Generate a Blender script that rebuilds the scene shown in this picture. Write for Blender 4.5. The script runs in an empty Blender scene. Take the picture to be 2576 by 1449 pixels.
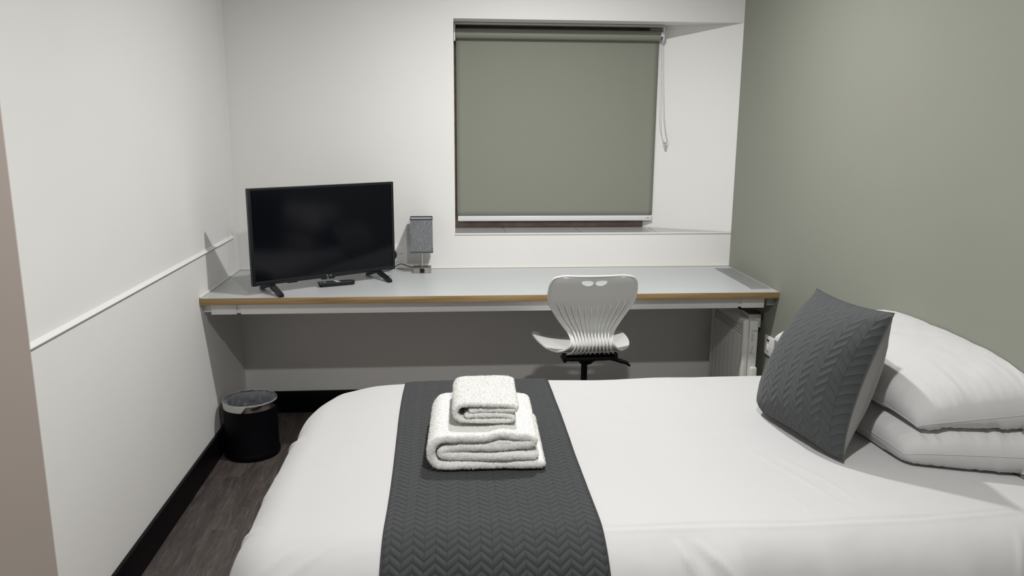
import bpy, bmesh, math, random
from mathutils import Vector, Matrix, noise
C = bpy.context.scene.collection
SC = bpy.context.scene
random.seed(7)
PI = math.pi

# ---------------------------------------------------------------- camera
cam_d = bpy.data.cameras.new('camera'); cam = bpy.data.objects.new('camera', cam_d); C.objects.link(cam)
cam_d.sensor_fit = 'HORIZONTAL'; cam_d.sensor_width = 36; cam_d.lens = 27.989
pit, yaw, rol = 0.2073, 0.0802, 0.0059
fwd = Vector((math.sin(yaw)*math.cos(pit), math.cos(yaw)*math.cos(pit), -math.sin(pit)))
r0 = Vector((math.cos(yaw), -math.sin(yaw), 0)); u0 = r0.cross(fwd)
rr = r0*math.cos(rol) + u0*math.sin(rol); uu = u0*math.cos(rol) - r0*math.sin(rol)
m = Matrix((rr, uu, -fwd)).transposed().to_4x4(); m.translation = Vector((1.0438, -3.9896, 1.4861))
cam.matrix_world = m
cam_d.clip_start = 0.02
cam_d.dof.use_dof = True; cam_d.dof.focus_distance = 2.8; cam_d.dof.aperture_fstop = 10.0
SC.camera = cam
# ---------------------------------------------------------------- world, lights, exposure
w = bpy.data.worlds.new('world'); SC.world = w; w.use_nodes = True
w.node_tree.nodes['Background'].inputs[0].default_value = (0.9, 0.95, 1, 1)
w.node_tree.nodes['Background'].inputs[1].default_value = 0.02
SC.view_settings.view_transform = 'Standard'; SC.view_settings.look = 'None'
SC.view_settings.exposure = 0.17; SC.view_settings.gamma = 1.0; SC.view_settings.use_curve_mapping = False
CEIL = 2.4
LAMPS = [((1.47, -1.18), 26.0), ((1.36, -3.00), 26.0)]
def lamp_light(x, y, power, parent):
    ld = bpy.data.lights.new('downlight_beam', 'AREA'); ld.shape = 'DISK'; ld.size = 0.075
    ld.energy = power; ld.spread = math.radians(172); ld.color = (1.0, 0.988, 0.968)
    lo = bpy.data.objects.new('downlight_beam', ld); C.objects.link(lo); lo.parent = parent
    lo.location = (0, 0, -0.012)
    return lo

# ---------------------------------------------------------------- materials
def hexc(r, g, b):
    f = lambda c: ((c/255+0.055)/1.055)**2.4 if c/255 > 0.04045 else c/255/12.92
    return (f(r), f(g), f(b), 1)
class NT:
    def __init__(s, name):
        s.m = bpy.data.materials.new(name); s.m.use_nodes = True; s.n = s.m.node_tree.nodes; s.l = s.m.node_tree.links
        s.b = s.n['Principled BSDF']
    def node(s, t, **kw):
        n = s.n.new(t)
        for k, v in kw.items():
            if k.startswith('i_'):
                key = k[2:]; key = int(key) if key.isdigit() else key.replace('_', ' ')
                if hasattr(v, 'is_output') or hasattr(v, 'links'): s.l.new(v, n.inputs[key])
                else: n.inputs[key].default_value = v
            else: setattr(n, k, v)
        return n
    def math(s, op, a, b=None, c=None):
        n = s.n.new('ShaderNodeMath'); n.operation = op
        for i, v in enumerate((a, b, c)):
            if v is None: continue
            if hasattr(v, 'links'): s.l.new(v, n.inputs[i])
            else: n.inputs[i].default_value = v
        return n.outputs[0]
    def set(s, **kw):
        for k, v in kw.items():
            inp = s.b.inputs[k.replace('_', ' ')]
            if hasattr(v, 'links'): s.l.new(v, inp)
            else: inp.default_value = v
        return s
    def noise(s, scale, detail=3, coord=None, rough=.5):
        n = s.node('ShaderNodeTexNoise'); n.inputs['Scale'].default_value = scale; n.inputs['Detail'].default_value = detail
        n.inputs['Roughness'].default_value = rough
        s.l.new(coord if coord is not None else s.obj(), n.inputs['Vector']); return n.outputs['Fac']
    def obj(s):
        if not hasattr(s, '_tc'): s._tc = s.n.new('ShaderNodeTexCoord')
        return s._tc.outputs['Object']
    def uv(s):
        s.obj(); return s._tc.outputs['UV']
    def mapping(s, v, scale=(1, 1, 1), rot=(0, 0, 0)):
        n = s.n.new('ShaderNodeMapping'); s.l.new(v, n.inputs[0]); n.inputs['Scale'].default_value = scale; n.inputs['Rotation'].default_value = rot
        return n.outputs[0]
    def ramp(s, fac, *stops):
        n = s.n.new('ShaderNodeValToRGB'); s.l.new(fac, n.inputs[0]); e = n.color_ramp.elements
        while len(e) < len(stops): e.new(.5)
        for i, (p, c) in enumerate(stops): e[i].position = p; e[i].color = c
        return n.outputs[0]
    def bump(s, h, strength=.3, dist=.002):
        n = s.n.new('ShaderNodeBump'); s.l.new(h, n.inputs['Height']); n.inputs['Strength'].default_value = strength; n.inputs['Distance'].default_value = dist
        s.l.new(n.outputs[0], s.b.inputs['Normal']); return s
def plain(name, col, rough=.5, metal=0, bump=None, **kw):
    t = NT(name); t.set(Base_Color=col, Roughness=rough, Metallic=metal, **kw)
    if bump: t.bump(t.noise(bump[0], 4), bump[1], bump[2])
    return t.m
def paint(name, col, var=0.03):
    t = NT(name); n = t.noise(1.7, 2)
    c2 = tuple(x*(1-var) for x in col[:3])+(1,)
    t.set(Base_Color=t.ramp(n, (.3, c2), (.7, col)), Roughness=.62); t.bump(t.noise(260, 3), .12, .001); return t.m
M = {}
M['white_paint'] = paint('white_paint', (0.84, 0.83, 0.815, 1))
M['ceiling_paint'] = paint('ceiling_paint', (0.78, 0.78, 0.76, 1))
M['sage_paint'] = paint('sage_paint', (0.262, 0.272, 0.230, 1))
M['taupe_paint'] = paint('taupe_paint', (0.265, 0.225, 0.20, 1))
M['trim_white'] = plain('trim_white', (.82, .82, .80, 1), .4)
M['sealant'] = plain('sealant', (.80, .79, .72, 1), .4)
M['skirting_black'] = plain('skirting_black', (.0015, .0015, .002, 1), .5, bump=(40, .1, .001), Specular_IOR_Level=.15)
M['laminate'] = plain('laminate', (.50, .52, .53, 1), .38, bump=(900, .08, .0004))
M['white_plastic'] = plain('white_plastic', (.80, .79, .78, 1), .35)
M['grey_plastic'] = plain('grey_plastic', (.36, .365, .365, 1), .4)
M['chair_plastic'] = plain('chair_plastic', (.66, .665, .65, 1), .38)
M['heater_white'] = plain('heater_white', (.72, .71, .68, 1), .4)
M['black_plastic'] = plain('black_plastic', (.008, .009, .012, 1), .4, Specular_IOR_Level=.35)
M['bezel'] = plain('bezel', (.010, .011, .014, 1), .35, Specular_IOR_Level=.35)
M['screen'] = plain('screen', (.002, .0025, .005, 1), .10, Specular_IOR_Level=.25)
M['black_metal'] = plain('black_metal', (.003, .003, .005, 1), .45, 0.0, Specular_IOR_Level=.25)
M['bin_black'] = plain('bin_black', (.0015, .0015, .003, 1), .55, Specular_IOR_Level=.12)
M['chrome'] = plain('chrome', (.62, .61, .58, 1), .12, 1)
M['brushed'] = plain('brushed', (.50, .46, .41, 1), .33, 1, bump=(300, .15, .0005))
M['dark_metal'] = plain('dark_metal', (.16, .16, .155, 1), .4, .7)
M['led'] = plain('led', (.8, .8, .8, 1), .4)
M['dark_slot'] = plain('dark_slot', (.01, .01, .01, 1), .7)
M['ink'] = plain('ink', (.05, .05, .05, 1), .6)
M['grey_mark'] = plain('grey_mark', (.42, .42, .43, 1), .4)
M['charcoal_trim'] = plain('charcoal_trim', (.065, .068, .065, 1), .8)
M['runner_binding'] = plain('runner_binding', (.028, .030, .032, 1), .85)
M['grout'] = plain('grout', (.22, .22, .21, 1), .9)
M['steel_bead'] = plain('steel_bead', (.30, .30, .30, 1), .3, .6)
M['lining'] = plain('lining', (.62, .61, .66, 1), .8)
M['blind_rail'] = plain('blind_rail', (.50, .50, .51, 1), .4)
M['blind_bar'] = plain('blind_bar', (.80, .81, .85, 1), .3)
M['sill_tile'] = plain('sill_tile', (.42, .42, .43, 1), .22)
M['red_mark'] = plain('red_mark', (.25, .02, .02, 1), .5)
M['bulb'] = plain('bulb', (.8, .8, .78, 1), .3)
def brown_frame():
    t = NT('brown_frame'); n = t.noise(5, 4, t.mapping(t.obj(), (3, 6, 6)))
    t.set(Base_Color=t.ramp(n, (.3, hexc(112, 98, 86)), (.7, hexc(140, 124, 110))), Roughness=.45); return t.m
M['brown_frame'] = brown_frame()
def oak():
    t = NT('oak_edge'); v = t.mapping(t.obj(), (1.2, 10, 42))
    n = t.noise(3.2, 6, v, .62)
    t.set(Base_Color=t.ramp(n, (.3, (.20, .125, .050, 1)), (.5, (.32, .21, .095, 1)), (.75, (.42, .29, .145, 1))), Roughness=.5); return t.m
M['oak_edge'] = oak()
def floor_mat():
    t = NT('vinyl_planks')
    v = t.mapping(t.obj(), (1, 1, 1), (0, 0, PI/2))
    br = t.node('ShaderNodeTexBrick', offset=.37, offset_frequency=2); t.l.new(v, br.inputs['Vector'])
    br.inputs['Scale'].default_value = 1; br.inputs['Brick Width'].default_value = 1.22; br.inputs['Row Height'].default_value = .15
    br.inputs['Mortar Size'].default_value = .0012; br.inputs['Color1'].default_value = (.0, .0, .0, 1); br.inputs['Color2'].default_value = (1, 1, 1, 1); br.inputs['Mortar'].default_value = (.1, .1, .1, 1)
    g = t.node('ShaderNodeTexNoise'); g.inputs['Scale'].default_value = 3.0; g.inputs['Detail'].default_value = 8; g.inputs['Roughness'].default_value = .68; g.inputs['Distortion'].default_value = 1.2
    addv = t.node('ShaderNodeVectorMath', operation='ADD'); t.l.new(t.mapping(t.obj(), (9, 1.1, 1)), addv.inputs[0])
    sc = t.node('ShaderNodeVectorMath', operation='SCALE'); t.l.new(br.outputs['Color'], sc.inputs[0]); sc.inputs['Scale'].default_value = 9
    t.l.new(sc.outputs[0], addv.inputs[1]); t.l.new(addv.outputs[0], g.inputs['Vector'])
    fine = t.noise(9, 4, t.mapping(t.obj(), (30, 2, 1)), .7)
    wood = t.ramp(g.outputs['Fac'], (.30, (.055, .046, .042, 1)), (.5, (.105, .088, .080, 1)), (.68, (.175, .150, .138, 1)))
    tone = t.ramp(br.outputs['Color'], (0, (.72, .73, .75, 1)), (1, (1.22, 1.08, 1.06, 1)))
    mx = t.node('ShaderNodeMix', data_type='RGBA', blend_type='MULTIPLY'); mx.inputs[0].default_value = 1; t.l.new(wood, mx.inputs[6]); t.l.new(tone, mx.inputs[7])
    fr = t.ramp(fine, (.35, (.72, .72, .72, 1)), (.7, (1.25, 1.25, 1.25, 1)))
    mx2 = t.node('ShaderNodeMix', data_type='RGBA', blend_type='MULTIPLY'); mx2.inputs[0].default_value = 1; t.l.new(mx.outputs[2], mx2.inputs[6]); t.l.new(fr, mx2.inputs[7])
    t.set(Base_Color=mx2.outputs[2], Roughness=.5); t.bump(fine, .3, .0008); return t.m
M['floor'] = floor_mat()
def cotton(name, col, s=1.0):
    t = NT(name); t.set(Base_Color=col, Roughness=.85, Sheen_Weight=.15)
    h = t.math('ADD', t.noise(5, 3), t.math('MULTIPLY', t.noise(900, 2), .015)); t.bump(h, .35*s, .006); return t.m
M['duvet'] = cotton('duvet_cotton', (.525, .525, .53, 1))
M['pillowcase'] = cotton('pillowcase_cotton', (.56, .558, .562, 1))
M['grey_cotton'] = cotton('grey_cotton', (.27, .27, .265, 1))
def terry():
    t = NT('terry'); t.set(Base_Color=(.80, .80, .775, 1), Roughness=.95, Sheen_Weight=.3)
    t.bump(t.noise(420, 4), .7, .003); return t.m
M['terry'] = terry()
def quilt(name, hc, rs, amp, col, dist):
    t = NT(name); sep = t.node('ShaderNodeSeparateXYZ'); t.l.new(t.uv(), sep.inputs[0]); u, v = sep.outputs[0], sep.outputs[1]
    tri = t.math('DIVIDE', t.math('PINGPONG', u, hc), hc)
    row = t.math('DIVIDE', t.math('ADD', v, t.math('MULTIPLY', tri, amp)), rs)
    dr = t.math('MULTIPLY', t.math('ABSOLUTE', t.math('SUBTRACT', t.math('FRACT', row), .5)), 2)   # 1 at seams, 0 mid
    dr = t.math('MULTIPLY', t.math('SUBTRACT', 1, dr), rs*.5*.8)                                       # distance to seam (m)
    cu = t.math('DIVIDE', u, hc); dc = t.math('MULTIPLY', t.math('SUBTRACT', 1, t.math('MULTIPLY', t.math('ABSOLUTE', t.math('SUBTRACT', t.math('FRACT', cu), .5)), 2)), hc*.5)
    hr = t.math('POWER', t.math('MINIMUM', t.math('DIVIDE', dr, rs*.34), 1), .55)
    hcv = t.math('POWER', t.math('MINIMUM', t.math('DIVIDE', dc, hc*.16), 1), .6)
    h = t.math('MULTIPLY', hr, t.math('ADD', .62, t.math('MULTIPLY', hcv, .38)))
    h = t.math('ADD', h, t.math('MULTIPLY', t.noise(60, 3), .25))
    dots = t.math('GREATER_THAN', t.math('SINE', t.math('MULTIPLY', t.math('ADD', u, t.math('MULTIPLY', v, 1.0)), 2*PI/.0050)), -.3)
    near = t.math('MAXIMUM', t.math('LESS_THAN', dr, .00055), t.math('LESS_THAN', dc, .00065))
    st = t.math('MULTIPLY', near, dots)
    mx = t.node('ShaderNodeMix', data_type='RGBA'); t.l.new(st, mx.inputs[0]); mx.inputs[6].default_value = col
    mx.inputs[7].default_value = tuple(c*.35 for c in col[:3])+(1,)
    t.set(Base_Color=mx.outputs[2], Roughness=.85, Sheen_Weight=.08); t.bump(h, 1.0, dist); return t.m
M['quilt_runner'] = quilt('quilted_runner_fabric', .0243, .0215, .0215, (.0295, .032, .035, 1), .0030)
M['quilt_cushion'] = quilt('quilted_cushion_fabric', .0305, .0275, .031, (.050, .054, .058, 1), .0024)
def linen(name, a, b, s=1):
    t = NT(name); v1 = t.noise(22*s, 4, t.mapping(t.obj(), (5, 5, 60))); v2 = t.noise(22*s, 4, t.mapping(t.obj(), (42, 42, 3)))
    f = t.math('MULTIPLY', t.math('ADD', v1, v2), .5)
    t.set(Base_Color=t.ramp(f, (.36, a), (.62, b)), Roughness=.9); t.bump(f, .5, .001); return t.m
M['linen_shade'] = linen('linen_shade', (.05, .055, .062, 1), (.30, .31, .33, 1))
def blind():
    t = NT('blind_fabric'); t.set(Base_Color=(.262, .272, .228, 1), Roughness=.8); t.bump(t.noise(350, 2), .15, .0004); return t.m
M['blind_fabric'] = blind()
def liner():
    t = NT('bin_liner'); n = t.noise(14, 5)
    t.set(Base_Color=(.62, .64, .70, 1), Roughness=.25, Alpha=.42); t.bump(n, .8, .01); return t.m
M['bin_liner'] = liner()
def glass():
    t = NT('window_glass'); t.set(Base_Color=(.02, .025, .035, 1), Roughness=.04); return t.m
M['night_glass'] = glass()
t_ = NT('clear_plastic'); t_.set(Base_Color=(.8, .8, .78, 1), Roughness=.15, Transmission_Weight=.7); M['clear_plastic'] = t_.m
t_ = NT('lamp_lens'); t_.set(Base_Color=(.9, .9, .9, 1)); t_.b.inputs['Emission Color'].default_value = (1, .97, .92, 1); t_.b.inputs['Emission Strength'].default_value = 6; M['lamp_lens'] = t_.m

# ---------------------------------------------------------------- mesh helpers
def link(name, bm, mat, parent=None, smooth=True, angle=40, mats=None):
    me = bpy.data.meshes.new(name); bm.normal_update(); bm.to_mesh(me); bm.free()
    o = bpy.data.objects.new(name, me); C.objects.link(o)
    for mm in (mats or [mat]): me.materials.append(M[mm] if isinstance(mm, str) else mm)
    if smooth:
        for p in me.polygons: p.use_smooth = True
        try: me.set_sharp_from_angle(angle=math.radians(angle))
        except Exception: pass
    if parent: o.parent = parent
    return o
def empty(name, loc=(0, 0, 0), rz=0, label=None, cat=None, group=None):
    o = bpy.data.objects.new(name, None); C.objects.link(o); o.location = loc; o.rotation_euler = (0, 0, rz); o.empty_display_size = .05
    tag(o, label, cat, group); return o
def tag(o, label=None, cat=None, group=None, kind=None):
    if label: o['label'] = label
    if cat: o['category'] = cat
    if group: o['group'] = group
    if kind: o['kind'] = kind
    return o
def struct(name, bm, mat, smooth=False, **kw):
    o = link(name, bm, mat, smooth=smooth, **kw); o['kind'] = 'structure'; return o
def box(bm, x0, x1, y0, y1, z0, z1, bev=0, seg=2, mtx=None):
    r = bmesh.ops.create_cube(bm, size=1)
    vs = r['verts']
    bmesh.ops.scale(bm, vec=(abs(x1-x0), abs(y1-y0), abs(z1-z0)), verts=vs)
    bmesh.ops.translate(bm, vec=((x0+x1)/2, (y0+y1)/2, (z0+z1)/2), verts=vs)
    if bev:
        es = list({e for v in vs for e in v.link_edges})
        rb = bmesh.ops.bevel(bm, geom=es, offset=bev, segments=seg, profile=.5, affect='EDGES')
        vs = [v for v in rb['verts']] if not mtx else list({v for f in rb['faces'] for v in f.verts} | set(rb['verts']))
    if mtx: bmesh.ops.transform(bm, matrix=mtx, verts=vs)
    return vs
def nb(*a, **k):
    bm = bmesh.new(); box(bm, *a, **k); return bm
def tube(bm, pts, r, seg=10, cap=True):
    pts = [Vector(p) for p in pts]; n = len(pts); rs = r if isinstance(r, (list, tuple)) else [r]*n
    rings = []; up = None
    for i, p in enumerate(pts):
        t = (pts[min(i+1, n-1)]-pts[max(i-1, 0)]).normalized()
        if up is None:
            up = Vector((0, 0, 1)) if abs(t.z) < .9 else Vector((1, 0, 0))
        a = t.cross(up).normalized(); up = a.cross(t).normalized()
        rings.append([bm.verts.new(p + a*math.cos(q)*rs[i] + up*math.sin(q)*rs[i]) for q in [2*PI*k/seg for k in range(seg)]])
    for i in range(n-1):
        for k in range(seg):
            bm.faces.new((rings[i][k], rings[i][(k+1) % seg], rings[i+1][(k+1) % seg], rings[i+1][k]))
    if cap: bm.faces.new(rings[0][::-1]); bm.faces.new(rings[-1])
def lathe(bm, prof, c=(0, 0, 0), seg=48, closed=False):
    rings = []
    for (r, z) in prof:
        rings.append([bm.verts.new((c[0]+r*math.cos(2*PI*k/seg), c[1]+r*math.sin(2*PI*k/seg), c[2]+z)) for k in range(seg)] if r > 1e-6 else [bm.verts.new((c[0], c[1], c[2]+z))])
    prs = list(zip(rings, rings[1:])) + ([(rings[-1], rings[0])] if closed else [])
    for A, B in prs:
        for k in range(seg):
            k2 = (k+1) % seg
            if len(A) == 1 and len(B) == 1: continue
            if len(A) == 1: bm.faces.new((A[0], B[k2], B[k]))
            elif len(B) == 1: bm.faces.new((A[k], A[k2], B[0]))
            else: bm.faces.new((A[k], A[k2], B[k2], B[k]))
def prism(bm, poly, z0, z1):
    a = [bm.verts.new((x, y, z0)) for x, y in poly]; b = [bm.verts.new((x, y, z1)) for x, y in poly]
    bm.faces.new(a[::-1]); bm.faces.new(b)
    for i in range(len(poly)):
        j = (i+1) % len(poly); bm.faces.new((a[i], a[j], b[j], b[i]))
def grid(bm, nu, nv, f, uvf=None, close_u=False):
    uvl = bm.loops.layers.uv.verify() if uvf else None
    V = [[bm.verts.new(f(i/nu, j/nv)) for j in range(nv+1)] for i in range(nu+1)]
    for i in range(nu):
        for j in range(nv):
            fc = bm.faces.new((V[i][j], V[i+1][j], V[i+1][j+1], V[i][j+1]))
            if uvf:
                for lp, (a, b) in zip(fc.loops, ((i, j), (i+1, j), (i+1, j+1), (i, j+1))): lp[uvl].uv = uvf(a/nu, b/nv)
    return V
def text_bm(bm, s, size, mtx, depth=.0004):
    cu = bpy.data.curves.new('lettering', 'FONT'); cu.body = s; cu.size = size; cu.extrude = depth; cu.align_x = 'CENTER'
    o = bpy.data.objects.new('lettering', cu); C.objects.link(o)
    dg = bpy.context.evaluated_depsgraph_get(); me = bpy.data.meshes.new_from_object(o.evaluated_get(dg))
    me.transform(mtx); bm.from_mesh(me); bpy.data.meshes.remove(me); bpy.data.objects.remove(o); bpy.data.curves.remove(cu)
def fbm(p, s, o=3):
    return noise.fractal(Vector(p)*s, 1.0, 2.0, o)

# ================================================================ THE ROOM
W, D0 = 2.5, -4.75
XW, ZS, ZH = 1.076, .9235, 1.962       # window recess
FY, FX = .215, 2.09                      # window frame plane, right end
struct('floor', nb(-.12, W+.12, D0-.1, .1, -.05, 0), 'floor')
struct('ceiling', nb(-.12, W+.12, D0-.1, .35, CEIL, CEIL+.06), 'ceiling_paint')
bm = bmesh.new()
box(bm, -.12, XW, 0, .34, 0, CEIL); box(bm, XW, W+.12, 0, .34, 0, ZS); box(bm, XW, W+.12, 0, .34, ZH, CEIL)
prism(bm, [(W, 0), (W+.12, 0), (W+.12, .34), (W-(.34/FY)*(W-FX), .34)], ZS, ZH)
struct('wall_back', bm, 'white_paint')
struct('wall_left', nb(-.12, 0, -3.17, 0, 0, CEIL), 'white_paint')
struct('wall_right', nb(W, W+.12, D0, 0, 0, CEIL), 'sage_paint')
struct('wall_front', nb(-.12, W+.12, D0-.1, D0, 0, CEIL), 'white_paint')
struct('wall_entry', nb(-.12, .618, D0, -3.17, 0, CEIL, bev=.004), 'taupe_paint')
def skirt(poly_or, name):
    return struct(name, poly_or, 'skirting_black', smooth=True, angle=30)
skirt(nb(.001, .016, -3.165, -.016, .001, .1158, bev=.003), 'baseboard_left')
skirt(nb(.001, W-.001, -.016, -.001, .001, .1158, bev=.003), 'baseboard_back')
skirt(nb(W-.016, W-.001, -4.7, -.016, .001, .1158, bev=.003), 'baseboard_right')
bm = bmesh.new()     # raised bead on the left wall: top of the lower panelling
for y_ in (-3.165, -.085):
    pass
A = [bm.verts.new((x, -3.165, z)) for x, z in ((.0, .9245), (.011, .9245), (.0115, .927), (.0, .9375))]; B = [bm.verts.new((v.co.x, -.085, v.co.z)) for v in A]
bm.faces.new(A); bm.faces.new(B[::-1])
for i in range(4): bm.faces.new((A[i], B[i], B[(i+1) % 4], A[(i+1) % 4]))
bmesh.ops.recalc_face_normals(bm, faces=bm.faces)
struct('trim_1', bm, 'trim_white')
struct('trim_2', nb(0, .004, -.078, -.0005, .75, CEIL-.001), 'white_paint')
bm = bmesh.new()     # sealant where the desk meets the walls
box(bm, .0005, W-.0005, -.007, -.0005, .7505, .757, bev=.002)
struct('trim_3', bm, 'sealant', smooth=True)
bm = bmesh.new()
box(bm, .0005, .008, -.648, -.008, .7505, .758, bev=.002)
struct('trim_4', bm, 'sealant', smooth=True)

# ---- window in the recess
win = bpy.data.objects.new('window_1', None); C.objects.link(win); win.location = (1.6, FY, ZS); win['kind'] = 'structure'
def wp(name, bm, mat, **k):
    bmesh.ops.translate(bm, vec=(-1.6, -FY, -ZS), verts=bm.verts); o = link(name, bm, mat, win, **k); o['kind'] = 'structure'; return o
bm = bmesh.new()
RX = FX+.0
box(bm, XW+.001, XW+.055, FY, FY+.06, ZS+.006, ZH-.001, bev=.004); box(bm, RX-.055, RX-.003, FY, FY+.06, ZS+.006, ZH-.001, bev=.004)
box(bm, XW+.045, RX-.045, FY+.001, FY+.06, ZS+.006, ZS+.04, bev=.004); box(bm, XW+.045, RX-.045, FY+.001, FY+.06, ZH-.055, ZH-.001, bev=.004)
wp('window_frame', bm, 'brown_frame')
bm = bmesh.new()
for a in (XW+.056, RX-.1): box(bm, a, a+.04, FY+.012, FY+.05, ZS+.042, ZH-.057, bev=.004)
for a in (ZS+.042, ZH-.1): box(bm, XW+.09, RX-.1, FY+.013, FY+.05, a, a+.035, bev=.004)
wp('window_sash', bm, 'brown_frame')
wp('window_pane', nb(XW+.09, RX-.095, FY+.028, FY+.034, ZS+.07, ZH-.095), 'night_glass')
bm = bmesh.new(); z0, z1 = ZS, ZS+.0055
for a, b in ((XW+.001, 1.3305), (1.3345, 1.7125), (1.7165, 2.108), (2.112, W-.002)):
    fa = lambda x, y: min(x, W-.002-(y+.004)*(W-FX)/FY)
    yb = FY-.001
    if b > 2.12: poly = [(a, -.003), (b, -.003), (W-.012, .003), (a, (W-a)*FY/(W-FX)-.004)]
    elif b > 2.0: poly = [(a, -.003), (b, -.003), (b, (W-b)*FY/(W-FX)-.008), (FX-.003, yb), (a, yb)]
    else: poly = [(a, -.003), (b, -.003), (b, yb), (a, yb)]
    prism(bm, poly, z0, z1)
wp('window_sill', bm, 'sill_tile', smooth=False)
bm = bmesh.new(); prism(bm, [(XW+.002, -.002), (W-.012, -.002), (FX-.006, FY-.002), (XW+.002, FY-.002)], ZS+.0002, ZS+.0035); wp('tile_grout', bm, 'grout', smooth=False)
struct('trim_5', nb(XW-.001, W-.001, -.0052, -.0032, ZS-.0015, ZS+.0058, bev=.0006), 'trim_white')

# ---- ceiling downlights
def downlight(x, y, p, label):
    e = empty('ceiling_downlight', (x, y, CEIL), label=label, cat='ceiling light')
    bm = bmesh.new(); lathe(bm, [(.038, -.001), (.038, -.008), (.052, -.006), (.054, -.001)], seg=40); link('trim_ring', bm, 'white_plastic', e)
    bm = bmesh.new(); lathe(bm, [(.0, -.004), (.037, -.004)], seg=40); link('lens', bm, 'lamp_lens', e)
    lamp_light(x, y, p, e)
downlight(LAMPS[0][0][0], LAMPS[0][0][1], LAMPS[0][1], 'round white recessed ceiling downlight over the desk chair, out of frame above')
downlight(LAMPS[1][0][0], LAMPS[1][0][1], LAMPS[1][1], 'round white recessed ceiling downlight near the room entrance, out of frame above')

# ================================================================ DESK
dk = empty('desk', (1.25, -.325, .75), label='long pale grey wall-to-wall desk with oak front edge under the window', cat='desk')
def dp(name, bm, mat, parent=None, **k):
    bmesh.ops.translate(bm, vec=(-1.25, .325, -.75), verts=bm.verts); return link(name, bm, mat, parent or dk, **k)
GX0, GX1, GY0, GY1 = 2.401, 2.490, -.582, -.068
bm = bmesh.new()
box(bm, .001, GX0, -.6485, -.001, .722, .75); box(bm, GX1, W-.001, -.6485, -.001, .722, .75)
box(bm, GX0, GX1, -.6485, GY0, .722, .75); box(bm, GX0, GX1, GY1, -.001, .722, .75)
dp('desktop', bm, 'laminate', smooth=False)
dp('edge_band', nb(.001, W-.001, -.6515, -.6487, .7215, .7498, bev=.0006), 'oak_edge')
bm = bmesh.new()
box(bm, GX0-.003, GX1+.003, GY0-.003, GY0+.006, .7485, .7515); box(bm, GX0-.003, GX1+.003, GY1-.006, GY1+.003, .7485, .7515)
for k in range(11):
    x = GX0-.003 + k*(GX1-GX0+.0015)/10; box(bm, x, x+.0036, GY0, GY1, .742, .7513)
dp('ventilation_grille', bm, 'grey_plastic', smooth=False)
bm = bmesh.new(); box(bm, .157, 2.330, -.612, -.55, .671, .7215, bev=.001); dp('support_rail', bm, 'white_plastic')
bm = bmesh.new(); box(bm, .034, .140, -.612, -.55, .671, .7215, bev=.001); dp('rail_end_piece', bm, 'white_plastic')
bm = bmesh.new(); box(bm, .140, .157, -.606, -.555, .676, .7215); dp('rail_joint', bm, 'white_plastic')
bm = bmesh.new(); box(bm, 2.347, 2.450, -.612, -.55, .671, .7215, bev=.001); dp('rail_end_piece', bm, 'white_plastic')
bm = bmesh.new(); box(bm, 2.330, 2.347, -.606, -.555, .676, .7215); dp('rail_joint', bm, 'white_plastic')
bm = bmesh.new()
box(bm, .0005, .034, -.60, -.02, .68, .7215); dp('wall_batten', bm, 'white_plastic')
bm = bmesh.new(); box(bm, 2.466, 2.4995, -.60, -.02, .68, .7215); dp('wall_batten', bm, 'grey_plastic')

# ================================================================ ROLLER BLIND
BY = .165
bl = empty('roller_blind', (1.61, BY, 1.9), label='sage green roller blind drawn down over the window', cat='blind')
def bp(name, bm, mat, parent=None, **k):
    bmesh.ops.translate(bm, vec=(-1.61, -BY, -1.9), verts=bm.verts); return link(name, bm, mat, parent or bl, **k)
bp('head_rail', nb(1.079, 2.140, BY-.035, BY+.02, 1.951, 1.960, bev=.001), 'blind_rail')
bm = bmesh.new(); box(bm, 1.079, 1.0865, BY-.03, BY+.028, 1.873, 1.952, bev=.002); bp('bracket', bm, 'blind_bar')
bm = bmesh.new()
prf = [(-.032, 1.952), (.02, 1.952), (.028, 1.92), (.027, 1.895), (.012, 1.878), (-.012, 1.876), (-.030, 1.892), (-.034, 1.92)]
a = [bm.verts.new((2.1355, BY+y, z)) for y, z in prf]; b = [bm.verts.new((2.1405, BY+y, z)) for y, z in prf]
bm.faces.new(a); bm.faces.new(b[::-1])
for i in range(8): bm.faces.new((a[i], b[i], b[(i+1) % 8], a[(i+1) % 8]))
box(bm, 2.124, 2.136, BY-.036, BY-.02, 1.905, 1.927, bev=.002)
bp('bracket', bm, 'blind_bar', angle=30)
bm = bmesh.new()
RC, RZ, RR = BY-.001, 1.9105, .0250
tube(bm, [(1.089+.0001*k, RC, RZ) for k in (0,)]+[(2.127, RC, RZ)], RR, 40)
bp('fabric_roll', bm, 'blind_fabric')
FYB = RC+.0232
def fab(u, v):
    x = 1.0895+u*(2.1265-1.0895) ; z = .992+v*(RZ-.992)
    return (x, FYB-.0014+.0012*math.sin(u*9)*(1-v), z)
bm = bmesh.new(); grid(bm, 40, 30, fab)
fb_ = bp('blind_fabric', bm, 'blind_fabric', angle=180)
md = fb_.modifiers.new('thickness', 'SOLIDIFY'); md.thickness = .0008; md.offset = 0
bm = bmesh.new(); box(bm, 1.092, 2.1215, FYB-.009, FYB+.007, .967, .9945, bev=.004, seg=3); bar = bp('bottom_bar', bm, 'blind_bar')
bm = bmesh.new(); box(bm, 2.1215, 2.1255, FYB-.0105, FYB+.008, .9645, .9965, bev=.0015); bp('end_cap', bm, 'white_plastic')
bm = bmesh.new(); box(bm, 2.089, 2.0935, FYB-.0093, FYB-.0089, .9805, .982); box(bm, 2.098, 2.112, FYB-.0093, FYB-.0089, .9805, .9832); bp('maker_mark', bm, 'ink', bar)
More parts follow.
